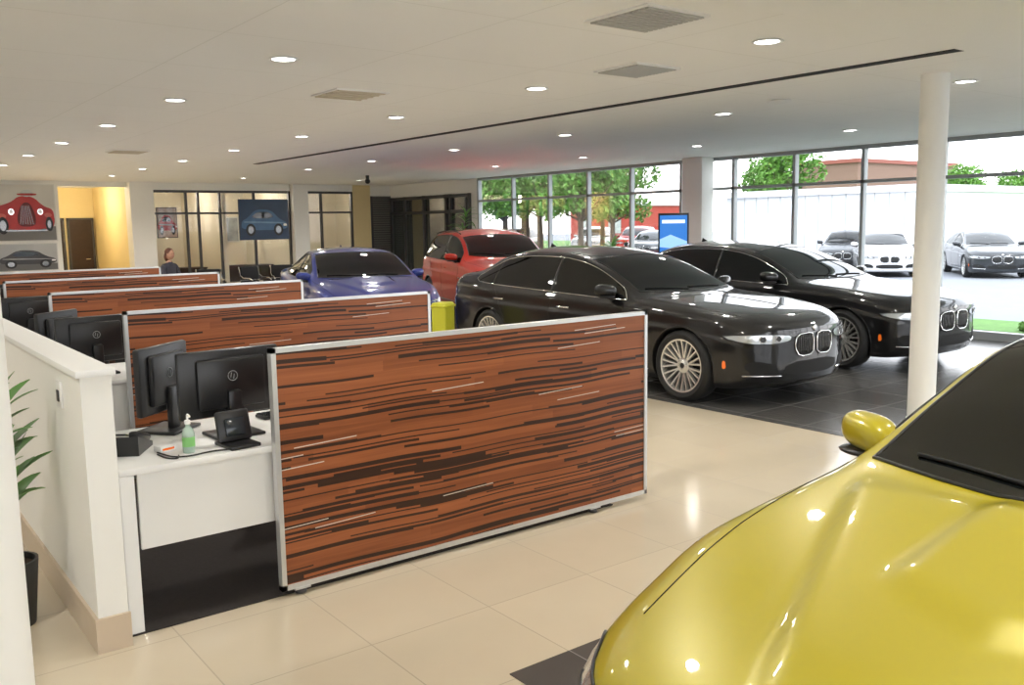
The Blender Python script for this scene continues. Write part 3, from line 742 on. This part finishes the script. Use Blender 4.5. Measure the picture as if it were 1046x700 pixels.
def phone(x, y, rot=0.):
    b = MB()
    b.add([(-.09, -.11, 0), (.09, -.11, 0), (.09, .11, 0), (-.09, .11, 0), (-.09, -.11, .02), (.09, -.11, .02), (.09, .11, .09), (-.09, .11, .09)],
          [(0, 3, 2, 1), (4, 5, 6, 7), (0, 1, 5, 4), (1, 2, 6, 5), (2, 3, 7, 6), (3, 0, 4, 7)], BLK)
    b.bbox(-.085, -.035, -.10, .10, .05, .085, BLK, .015, T=Matrix.Rotation(.28, 4, 'X')); b.box(-.02, .075, .02, .085, .07, .078, SCR, T=Matrix.Rotation(.3, 4, 'X') @ Matrix.Translation((0, 0, -.005)))
    for i in range(3):
        for j in range(4): b.box(-.012+i*.03, .008+i*.03, -.09+j*.024, -.074+j*.024, .028+j*.007, .036+j*.007, GR)
    return b.obj('desk_phone', (x, y, .742), rot)
for i in range(4):
    y = i*S
    monitor(-.05 if i == 0 else -.10, y+.40, .06, .52, .33, .10 if i == 0 else .085)
    if i in (0, 1): monitor(-.28, y+.72, .70, .42, .34, .10)
    phone(-.56, y+.38, 2.6)
b = MB(); b.bbox(-.085, .085, -.01, .02, .02, .17, BLK, .02, T=Matrix.Rotation(-.25, 4, 'X')); b.bbox(-.075, .075, -.10, .08, 0, .018, BLK, .006); b.bbox(-.05, .05, -.022, -.008, .045, .13, SCR, .01, T=Matrix.Rotation(-.25, 4, 'X')); b.obj('tablet_dock', (-.12, .15, .742), .1)
b = MB(); PUMP = M('sanitizer_gel', (.60, .78, .66), .12, 0, .5, trans=.4)
b.lathe([(1e-3, 0), (.026, 0), (.028, .01), (.028, .09), (.021, .112), (.011, .122), (.011, .135)], PUMP, 24); b.lathe([(.013, .133), (.013, .15), (.005, .153), (.005, .172)], LAM, 16)
b.tube([(0, 0, .172), (0, -.005, .177), (0, -.033, .172)], .0055, LAM, 8); b.lathe([(.0285, .03), (.0285, .075)], M('green_label', (.25, .6, .2), .4), 24); b.obj('hand_sanitizer_bottle', (-.34, .16, .742))
b = MB(); b.bbox(-.16, .16, -.055, .055, 0, .018, BLK, .006)
for r in range(4):
    for c in range(11): b.box(-.155+c*.0285, -.132+c*.0285, -.047+r*.025, -.027+r*.025, .018, .023, SCR)
b.obj('computer_keyboard', (.35, .66, .742), .1)
for p in ([(-.46, .24), (-.43, .10), (-.36, .07), (-.26, .10), (-.16, .07)], [(-.47, .20), (-.46, .10), (-.42, .06), (-.40, .12)]):
    b = MB(); q = chaikin([(x, y, .746) for x, y in p], 3, False); b.tube(q, .0035, BLK, 6); b.obj('power_cable')
b = MB(); b.bbox(-.04, .04, -.03, .03, 0, .03, LAM, .005); b.box(-.03, .03, -.031, -.029, .01, .02, AMB); b.obj('sticky_note_holder', (-.42, .26, .742), .3)
FAB = M('chair_fabric', (.02, .02, .022), .8)
def office_chair(x, y, rot, z=.006):
    b = MB()
    b.bbox(-.24, .24, -.24, .24, .43, .51, FAB, .035, 3); b.bbox(-.22, .22, .20, .26, .56, 1.02, FAB, .03, 3)
    b.box(-.03, .03, .21, .27, .44, .62, BLK); b.cyl(0, 0, .10, .43, .025, CHROME, 12)
    for k in range(5):
        a = 2*math.pi*k/5; b.tube([(0, 0, .10), (.27*math.cos(a), .27*math.sin(a), .07)], [.022, .015], BLK, 8); b.sphere((.27*math.cos(a), .27*math.sin(a), .032), .03, BLK, 10, 6)
    for s in (-1, 1): b.tube([(s*.22, .12, .47), (s*.28, .1, .48), (s*.28, .08, .68), (s*.28, -.15, .68)], .014, BLK, 8)
    return b.obj('office_chair', (x, y, z), rot)
office_chair(.55, 1.45, 3.3); office_chair(.5, 1.45+S, 2.9); office_chair(.4, 1.4+2*S, 3.2)
def visitor_chair(x, y, rot):
    b = MB()
    b.bbox(-.25, .25, -.24, .24, .42, .48, FAB, .02); b.bbox(-.24, .24, .20, .25, .52, .90, FAB, .02)
    for s in (-1, 1): b.tube(chaikin([(s*.26, -.24, .015), (s*.26, .22, .015), (s*.26, .22, .015), (s*.26, -.22, .44), (s*.26, -.22, .65), (s*.26, .18, .66), (s*.26, .25, .9)], 1, False), .013, CHROME, 8)
    b.tube([(-.26, -.2, .42), (.26, -.2, .42)], .012, CHROME, 8); b.tube([(-.26, .2, .60), (.26, .2, .60)], .012, CHROME, 8)
    return b.obj('visitor_chair', (x, y, 0), rot)
visitor_chair(6.1, 15.6, .3); visitor_chair(6.9, 15.9, -.2); visitor_chair(5.1, 15.6, 2.6)

# half wall
b = MB()
b.box(-.82, -.70, -.05, 12.9, 0, 1.17, WHITE); b.bbox(-.84, -.685, -.07, 12.9, 1.17, 1.20, LAM, .005)
b.obj('wall_half_partition')
b = MB(); b.box(-.835, -.82, -.05, 12.9, 0, .15, TANB); b.box(-.835, -.695, -.065, -.05, 0, .15, TANB); b.obj('baseboard_half_wall', fixn=True)
b = MB(); b.bbox(-.012, 0, -.04, .04, -.06, .06, LAM, .003); b.bbox(-.018, -.01, -.018, .018, -.03, .02, BLK, .002); b.obj('thermostat', (-.82, .34, 1.05))

def leaf(b, p, az, L, el, w, mat, droop=1.2, n=8):
    d = Vector((math.cos(az), math.sin(az), 0)); sd = Vector((-math.sin(az), math.cos(az), 0)); P = Vector(p); a = el; vs = []; fs = []
    for i in range(n+1):
        t = i/n; ww = w*math.sin(math.pi*min(1, t*.9+.08))**.7
        vs += [P+sd*ww+Vector((0, 0, ww*.25)), P.copy(), P-sd*ww+Vector((0, 0, ww*.25))]
        P = P+(d*math.cos(a)+Vector((0, 0, 1))*math.sin(a))*(L/n); a -= droop/n
    for i in range(n):
        for k in (0, 1): fs.append((i*3+k, i*3+k+1, i*3+k+4, i*3+k+3))
    b.add(vs, fs, mat, True)
def potted(name, x, y, h, nl, L, w, potr=.17, poth=.32, el=(.3, 1.35), dr=(.9, 1.9), sp=.05, xmax=None):
    b = MB(); b.lathe([(1e-3, 0), (potr*.75, 0), (potr, poth), (potr*.9, poth), (potr*.88, poth-.03), (1e-3, poth-.03)], POT, 28); b.lathe([(potr*.88, poth-.028), (1e-3, poth-.028)], SOIL, 20)
    for s in range(3):
        ax, ay = random.uniform(-sp, sp), random.uniform(-sp, sp); hh = h*(.65+.17*s)
        b.tube([(ax*.5, ay*.5, poth-.05), (ax, ay, hh*.6), (ax*1.6, ay*1.6, hh)], [.018, .014, .01], SOIL, 8)
        for k in range(nl): leaf(b, (ax*1.6, ay*1.6, hh-.25*random.random()*h*.5), random.uniform(0, 6.28), L*random.uniform(.7, 1.1), random.uniform(*el), w, LEAF, random.uniform(*dr))
    if xmax is not None: b.v = [((xmax-.02*(1-math.exp(-(v[0]-xmax+.02)/.02)) if False else min(v[0], xmax)), v[1], v[2]) for v in b.v]
    return b.obj(name, (x, y, 0), 0, None, False)
potted('potted_palm', -1.06, .50, .92, 18, .29, .036, .12, .3, (.8, 1.4), (.3, 1.0), .03, .215)
potted('potted_dracaena', 10.3, 13.4, 2.05, 16, .5, .02, .2, .4)
potted('potted_shrub', 10.9, 9.2, 1.3, 14, .45, .03, .2, .35); potted('potted_shrub', 11.0, 6.2, 1.0, 10, .4, .03, .2, .35)

# ================================================================== seated person near the back offices
def seated_person(x, y, rot):
    e = empty('seated_person', (x, y, 0), rot)
    J = {'pel': (0, .06, .55), 'sp': (0, .08, .72), 'ch': (0, .07, .93), 'nk': (0, .05, 1.07), 'nt': (0, .04, 1.14),
         'sl': (.17, .06, 1.02), 'el': (.23, .0, .76), 'wl': (.14, -.22, .70), 'sr': (-.17, .06, 1.02), 'er': (-.23, .0, .76), 'wr': (-.14, -.22, .70),
         'hl': (.09, .04, .54), 'kl': (.13, -.40, .55), 'al': (.13, -.38, .11), 'tl': (.14, -.52, .05), 'hr': (-.09, .04, .54), 'kr': (-.13, -.40, .55), 'ar': (-.13, -.38, .11), 'tr': (-.14, -.52, .05)}
    R = {'pel': .13, 'sp': .115, 'ch': .13, 'nk': .07, 'nt': .05, 'sl': .06, 'el': .042, 'wl': .03, 'sr': .06, 'er': .042, 'wr': .03, 'hl': .09, 'kl': .06, 'al': .04, 'tl': .035, 'hr': .09, 'kr': .06, 'ar': .04, 'tr': .035}
    E = [('pel', 'sp'), ('sp', 'ch'), ('ch', 'nk'), ('nk', 'nt'), ('ch', 'sl'), ('sl', 'el'), ('el', 'wl'), ('ch', 'sr'), ('sr', 'er'), ('er', 'wr'), ('pel', 'hl'), ('hl', 'kl'), ('kl', 'al'), ('al', 'tl'), ('pel', 'hr'), ('hr', 'kr'), ('kr', 'ar'), ('ar', 'tr')]
    K = list(J); me = bpy.data.meshes.new('b'); me.from_pydata([J[k] for k in K], [(K.index(a), K.index(c)) for a, c in E], [])
    o = bpy.data.objects.new('t', me); COL.objects.link(o); o.modifiers.new('s', 'SKIN'); o.modifiers.new('u', 'SUBSURF').levels = 2
    for i, k in enumerate(K): me.skin_vertices[0].data[i].radius = (R[k], R[k])
    me.skin_vertices[0].data[0].use_root = True
    dg = bpy.context.evaluated_depsgraph_get(); dg.update(); nm = bpy.data.meshes.new_from_object(o.evaluated_get(dg)); bpy.data.objects.remove(o)
    for m in (M('shirt_cloth', (.05, .05, .07), .8), M('trouser_cloth', (.03, .03, .035), .8), M('skin', (.50, .28, .20), .5), M('shoe', (.01, .01, .01), .4)): nm.materials.append(m)
    for p in nm.polygons:
        c = p.center; p.use_smooth = True
        p.material_index = 2 if c.z > 1.09 else (3 if (c.z < .12) else (1 if (c.z < .62 and c.y < .2 and abs(c.x) < .22) else 0))
        if c.y < -.16 and c.z > .64: p.material_index = 2
    inst(nm, 'body', (0, 0, 0), 0, e)
    b = MB(); SK = nm.materials[2]; HR = M('auburn_hair', (.10, .03, .015), .6)
    b.sphere((0, .02, 1.25), (.075, .09, .115), SK, 20, 14); b.sphere((0, .045, 1.285), (.085, .095, .10), HR, 20, 14); b.sphere((0, .10, 1.20), (.08, .05, .11), HR, 16, 10)
    b.sphere((0, -.072, 1.235), (.013, .02, .02), SK, 10, 8)
    for s in (-1, 1):
        b.sphere((s*.03, -.062, 1.265), (.012, .008, .007), BLK, 10, 6); b.sphere((s*.077, .02, 1.245), (.01, .02, .03), SK, 10, 8)
        b.sphere((s*.14, -.27, .70), (.035, .045, .018), SK, 12, 8)
        for f in range(4): b.tube([(s*(.115+.017*f), -.29, .70), (s*(.115+.017*f), -.335-.005*(f % 3), .695), (s*(.115+.017*f), -.355, .68)], [.009, .008, .007], SK, 6)
        b.tube([(s*.115, -.25, .70), (s*.09, -.28, .70), (s*.085, -.30, .695)], [.01, .009, .008], SK, 6)
    b.tube([(-.02, -.068, 1.205), (0, -.074, 1.203), (.02, -.068, 1.205)], .004, M('lips', (.5, .15, .12), .5), 6)
    o = b.obj('head_and_hands', parent=e)
    return e
seated_person(4.15, 15.2, .5)
b = MB()
b.bbox(-.25, .25, -.20, .22, .38, .43, FAB, .02); b.bbox(-.24, .24, .24, .29, .50, .95, FAB, .02)
for sx in (-.22, .22):
    for sy in (-.17, .24): b.tube([(sx, sy, 0), (sx, sy, .40 if sy < 0 else .9)], .013, CHROME, 8)
b.obj('visitor_chair', (4.15, 15.2, 0), .5)

# ================================================================== posters, kiosk
def poster_car(name, x, z, w, h, bg, carcol, frame, y=YB-.03, style='old', gnd=None):
    b = MB(); b.box(-w/2, w/2, -.02, .02, 0, h, frame); b.box(-w/2+.02, w/2-.02, -.024, -.02, .02, h-.02, bg)
    def poly(P, m, d, r=2): 
        P = chaikin(P, r) if r else P
        b.add([(p[0]*w, -.024-d, p[1]*h) for p in P], [list(range(len(P)))], m)
    def disc(cx, cz, rx, rz, m, d): b.add([(cx*w+rx*w*math.cos(a), -.024-d, cz*h+rz*h*math.sin(a)) for a in np.linspace(0, 2*math.pi, 25)[:-1]], [list(range(24))], m)
    if gnd: poly([(-.48, .02), (.48, .02), (.48, .26), (-.48, .30)], gnd, .001, 0)
    DR = M(name+'_shade', tuple(.25*c for c in (.5, .03, .02)) if style == 'old' else (.01, .01, .01), .4)
    HLC = (.55, .10, .07) if style == 'old' else ((.16, .30, .48) if 'blue' in name else (.30, .30, .30))
    HLM = M(name+'_hl', HLC, .3, var=.3, scale=6)
    if style == 'old':
        poly([(-.46, .30), (-.20, .20), (.30, .20), (.47, .34), (.46, .56), (.30, .62), (.16, .78), (-.06, .80), (-.20, .68), (-.44, .60)], carcol, .002)
        disc(.06, .84, .10, .06, M(name+'_shield', (.55, .6, .6), .2), .003)
        poly([(-.08, .80), (.20, .80), (.22, .84), (-.10, .84)], carcol, .004, 1)
        disc(-.33, .36, .13, .19, carcol, .003); disc(.36, .38, .11, .18, carcol, .003)
        disc(-.36, .44, .08, .05, HLM, .0035); disc(.37, .46, .06, .04, HLM, .0035)
        disc(-.34, .28, .085, .15, BLK, .004); disc(-.34, .28, .05, .09, DCHR, .005); disc(.38, .30, .06, .13, BLK, .004); disc(.38, .30, .03, .07, DCHR, .005)
        poly([(-.10, .26), (.16, .26), (.18, .44), (.10, .68), (-.02, .68), (-.12, .44)], DR, .005)
        for k in range(6): poly([(-.075+.04*k, .30), (-.068+.04*k, .30), (-.028+.022*k, .62), (-.035+.022*k, .62)], DCHR, .006, 0)
        for cx in (-.20, .25): disc(cx, .52, .045, .055, CHROME, .006); disc(cx, .52, .03, .038, LAM, .007)
        poly([(-.30, .18), (.34, .18), (.34, .205), (-.30, .205)], DCHR, .007, 0)
    else:
        poly([(-.46, .24), (.46, .24), (.47, .42), (.30, .52), (.14, .74), (-.16, .76), (-.34, .54), (-.46, .46)], carcol, .002)
        poly([(-.28, .53), (.20, .53), (.11, .69), (-.14, .70)], CGL, .004, 1)
        poly([(-.42, .42), (.40, .40), (.42, .43), (-.40, .47)], HLM, .003, 1)
        for cx in (-.28, .28): disc(cx, .25, .095, .15, BLK, .006); disc(cx, .25, .055, .09, DCHR, .007)
        poly([(.38, .34), (.46, .34), (.45, .40), (.39, .40)], LAM, .005, 1)
    b.obj(name, (x, y, z))
PF = M('poster_edge', (.7, .7, .68), .4)
poster_car('red_classic_car_poster', 2.12, 1.54, 1.30, 1.28, M('poster_pale', (.60, .59, .56), .4, var=.2, scale=2), M('poster_red', (.42, .015, .010), .3, var=.4, scale=4), PF, gnd=M('poster_ground', (.16, .155, .15), .4))
poster_car('silver_classic_car_poster', 2.12, .88, 1.25, .62, M('poster_grey', (.42, .43, .44), .4, var=.2, scale=2), M('poster_black', (.04, .04, .045), .3, var=.5, scale=5), PF, style='side', gnd=M('poster_ground2', (.12, .12, .12), .4))
poster_car('blue_car_poster', 7.72, 1.45, 1.35, 1.05, M('poster_blue', (.012, .04, .10), .3, var=.5, scale=2), M('poster_bluecar', (.06, .15, .30), .3, var=.5, scale=3), M('poster_edge3', (.03, .05, .1), .4), YB-.05, 'side')
poster_car('red_car_poster', 5.3, 1.55, .5, .75, M('poster_cream', (.45, .34, .28), .4), M('poster_red2', (.42, .03, .03), .3), DALU, YB+.18, 'side')
b = MB(); BS = M('kiosk_screen_blue', (.02, .10, .35), .2, 0, 0, (.03, .15, .45), .9)
b.bbox(-.27, .27, -.03, .03, 1.02, 1.90, BLK, .01); b.box(-.24, .24, -.033, -.03, 1.06, 1.86, BS)
b.add([(-.24, -.035, 1.30), (.24, -.035, 1.24), (.24, -.035, 1.40), (-.05, -.035, 1.52), (-.24, -.035, 1.44)], [(0, 1, 2, 3, 4)], M('kiosk_picture', (.4, .6, .8), .3, emis=(.2, .4, .6), es=.8))
b.box(-.2, .2, -.035, -.034, 1.72, 1.78, M('kiosk_text', (.8, .9, 1), .3, emis=(.6, .8, 1), es=.7))
b.box(-.04, .04, -.01, .03, .03, 1.02, ALU); b.bbox(-.22, .22, -.2, .2, .0, .03, ALU, .01); b.obj('digital_display_kiosk', (10.55, 7.2, .004), math.radians(-50))
b = MB(); YS = M('yellow_bin_plastic', (.50, .50, .03), .45)
b.bbox(-.13, .13, -.10, .10, 0, .82, YS, .03, 3); b.box(-.09, .09, -.102, -.098, .63, .72, YS); b.bbox(-.14, .14, -.11, .11, .76, .79, YS, .01)
b.obj('yellow_waste_bin', (4.42, 5.35, .0), .5)

# ================================================================== CARS
R90 = math.pi/2
place_car('black_sedan', 'sedan', P_BLACK, (5.89, 1.10, .004), R90, 1.3)
place_car('black_sedan', 'sedan', P_BLACK, (8.68, 1.15, .004), math.radians(87.5), 1.3)
place_car('yellow_coupe', 'coupe', P_YEL, (-.43, -3.15, .004), 0., 2.4)
place_car('red_suv', 'suv', P_RED, (7.8, 7.7, .004), math.radians(72))
place_car('blue_coupe', 'coupe', P_BLUE, (4.72, 7.1, .004), math.radians(76))

# ================================================================== OUTSIDE
slab('ground_asphalt', XW+.1, 120, -60, 120, -.25, -.15, ASPH)
slab('ground_path', XW+.1, XW+1.6, -60, 60, -.15, -.08, CONC)
slab('ground_grass_strip', XW+1.6, XW+3.2, -60, 60, -.15, -.06, GRASS)
slab('ground_grass_verge', 33, 60, -60, 120, -.15, -.05, GRASS)
slab('ground_front', -40, XW+.1, -70, YN-.1, -.25, -.12, ASPH)
WB = M('white_siding', (.70, .71, .74), .7)
def building(name, x0, x1, y0, y1, h, mat, roof, doors=0):
    b = MB(); b.box(x0, x1, y0, y1, -.15, h, mat); b.box(x0-.15, x1+.15, y0-.15, y1+.15, h, h+.25, roof)
    n = max(1, int((y1-y0)/3))
    for i in range(n):
        yc = y0+(i+.5)*(y1-y0)/n
        b.box(x0-.03, x0, yc-.7, yc+.7, .9, 2.0, GALU if doors else mat)
    if not doors:
        for k in range(1, int((y1-y0)/.6)): b.box(x0-.02, x0, y0+k*.6-.01, y0+k*.6+.01, -.1, h, GALU)
    b.obj(name)
building('white_warehouse', 30, 40, 13.2, 22, 2.7, WB, WB)
building('brick_store', 50, 62, 28.2, 32.8, 5.2, M('brick_tan', (.20, .12, .09), .8), M('roof_red', (.24, .07, .05), .7), 1)
building('red_store', 48, 56, 46, 53, 3.0, M('store_red', (.35, .035, .025), .7), WB, 1)
building('far_store', 58, 66, 20, 25.2, 2.8, WB, M('roof_grey', (.3, .3, .32), .7), 1)
def tree_mesh():
    b = MB(); BARK = M('bark', (.07, .05, .035), .9)
    b.tube([(0, 0, -.1), (.05, 0, 1.2), (0, .05, 2.6), (0, 0, 4.5)], [.16, .13, .10, .04], BARK, 8)
    cl = [(random.gauss(0, .9), random.gauss(0, .9), random.uniform(2.0, 5.6), random.uniform(.6, 1.1)) for _ in range(26)]
    for c in cl: b.tube([(0, 0, 2.0), (c[0]*.5, c[1]*.5, c[2]*.5+1.0), (c[0], c[1], c[2])], [.05, .03, .01], BARK, 5)
    vs = []; fs = []
    for c in cl:
        for _ in range(300):
            u = Vector((random.gauss(0, 1), random.gauss(0, 1), random.gauss(0, 1))).normalized()*c[3]*random.uniform(.6, 1.0)
            p = Vector(c[:3])+u; n = Vector((random.gauss(0, 1), random.gauss(0, 1), random.gauss(0, 1))).normalized(); t = n.orthogonal().normalized(); q = n.cross(t); s = random.uniform(.07, .14); o = len(vs)
            vs += [p+t*s, p+q*s*.6, p-t*s, p-q*s*.6]; fs.append((o, o+1, o+2, o+3))
    b.add(vs, fs, LEAFL); return b.mesh('tree_mesh')
tm = tree_mesh()
for (x, y, sc) in ((25, 31.5, 1.0), (24, 27.5, 1.05), (26, 25, .9), (30, 36, 1.2), (22, 22.5, .95), (40, 26.5, 1.0), (50, 21.5, .75), (52, 19.8, .7), (28, 42, 1.3), (27, 34, 1.2), (33, 40, 1.5), (31, 31, 1.0)):
    o = inst(tm, 'deciduous_tree', (x, y, -.1), random.uniform(0, 6)); o.scale = (sc,)*3
b = MB(); vs = []; fs = []
for _ in range(900):
    u = Vector((random.gauss(0, 1), random.gauss(0, 1), abs(random.gauss(0, 1)))).normalized()*random.uniform(.2, .32); n = Vector((random.gauss(0, 1), random.gauss(0, 1), random.gauss(0, 1))).normalized(); t = n.orthogonal(); q = n.cross(t); s = .04; o = len(vs)
    vs += [u+t*s, u+q*s, u-t*s, u-q*s]; fs.append((o, o+1, o+2, o+3))
b.add(vs, fs, LEAFL); b.sphere((0, 0, .08), (.22, .22, .18), LEAF); sh = b.mesh('shrub_mesh')
for x, y in ((13.6, 2.2), (13.8, .4)): inst(sh, 'garden_shrub', (x, y, -.06))
for (k, p, x, y, r) in (('sedan', P_WHT, 25.5, 11.7, .62), ('sedan', P_GRY, 27.0, 8.9, .65), ('sedan', P_GRY, 27.4, 14.6, .5), ('sedan', P_WHT, 26, 5.0, .5), ('suv', P_RED, 32, 30, .6), ('suv', P_WHT, 32, 33.5, .6), ('sedan', P_GRY, 30, 27, .6), ('suv', P_GRY, 29, 37, .6)):
    place_car('parked_sedan' if k == 'sedan' else 'parked_suv', k, p, (x, y, -.15), r, .7)

# ================================================================== WORLD + CAMERA
w = bpy.data.worlds.new('overcast_sky'); scene.world = w; w.use_nodes = True; nt = w.node_tree
bg = nt.nodes['Background']; tc = N(nt, 'ShaderNodeTexCoord'); sp_ = N(nt, 'ShaderNodeSeparateXYZ'); nt.links.new(tc.outputs['Generated'], sp_.inputs[0])
nt.links.new(mixc(nt, mth(nt, 'MULTIPLY', sp_.outputs[2], 2., None, True), (.98, .98, 1.), (.84, .91, 1.)), bg.inputs[0]); bg.inputs[1].default_value = 3.0
su = bpy.data.lights.new('sun', 'SUN'); su.energy = 1.0; su.angle = .3; so = bpy.data.objects.new('sun', su); COL.objects.link(so); so.rotation_euler = (math.radians(35), math.radians(-20), 0)
yaw, pit, rol = .65, .1307, -.0162
F_ = Vector((math.sin(yaw)*math.cos(pit), math.cos(yaw)*math.cos(pit), -math.sin(pit))); R_ = Vector((math.cos(yaw), -math.sin(yaw), 0)); U_ = R_.cross(F_)
R2 = R_*math.cos(rol)+U_*math.sin(rol); U2 = -R_*math.sin(rol)+U_*math.cos(rol)
cam = bpy.data.cameras.new('camera'); co = bpy.data.objects.new('camera', cam); COL.objects.link(co)
mw = Matrix((R2, U2, -F_)).transposed().to_4x4(); mw.translation = Vector((-1.6045, -3.9673, 1.7592)); co.matrix_world = mw
cam.sensor_width = 36; cam.lens = 922.1/1046*36; cam.clip_end = 500; cam.clip_start = .05
scene.camera = co
scene.view_settings.view_transform = 'Standard'; scene.view_settings.look = 'None'; scene.view_settings.exposure = 0.62
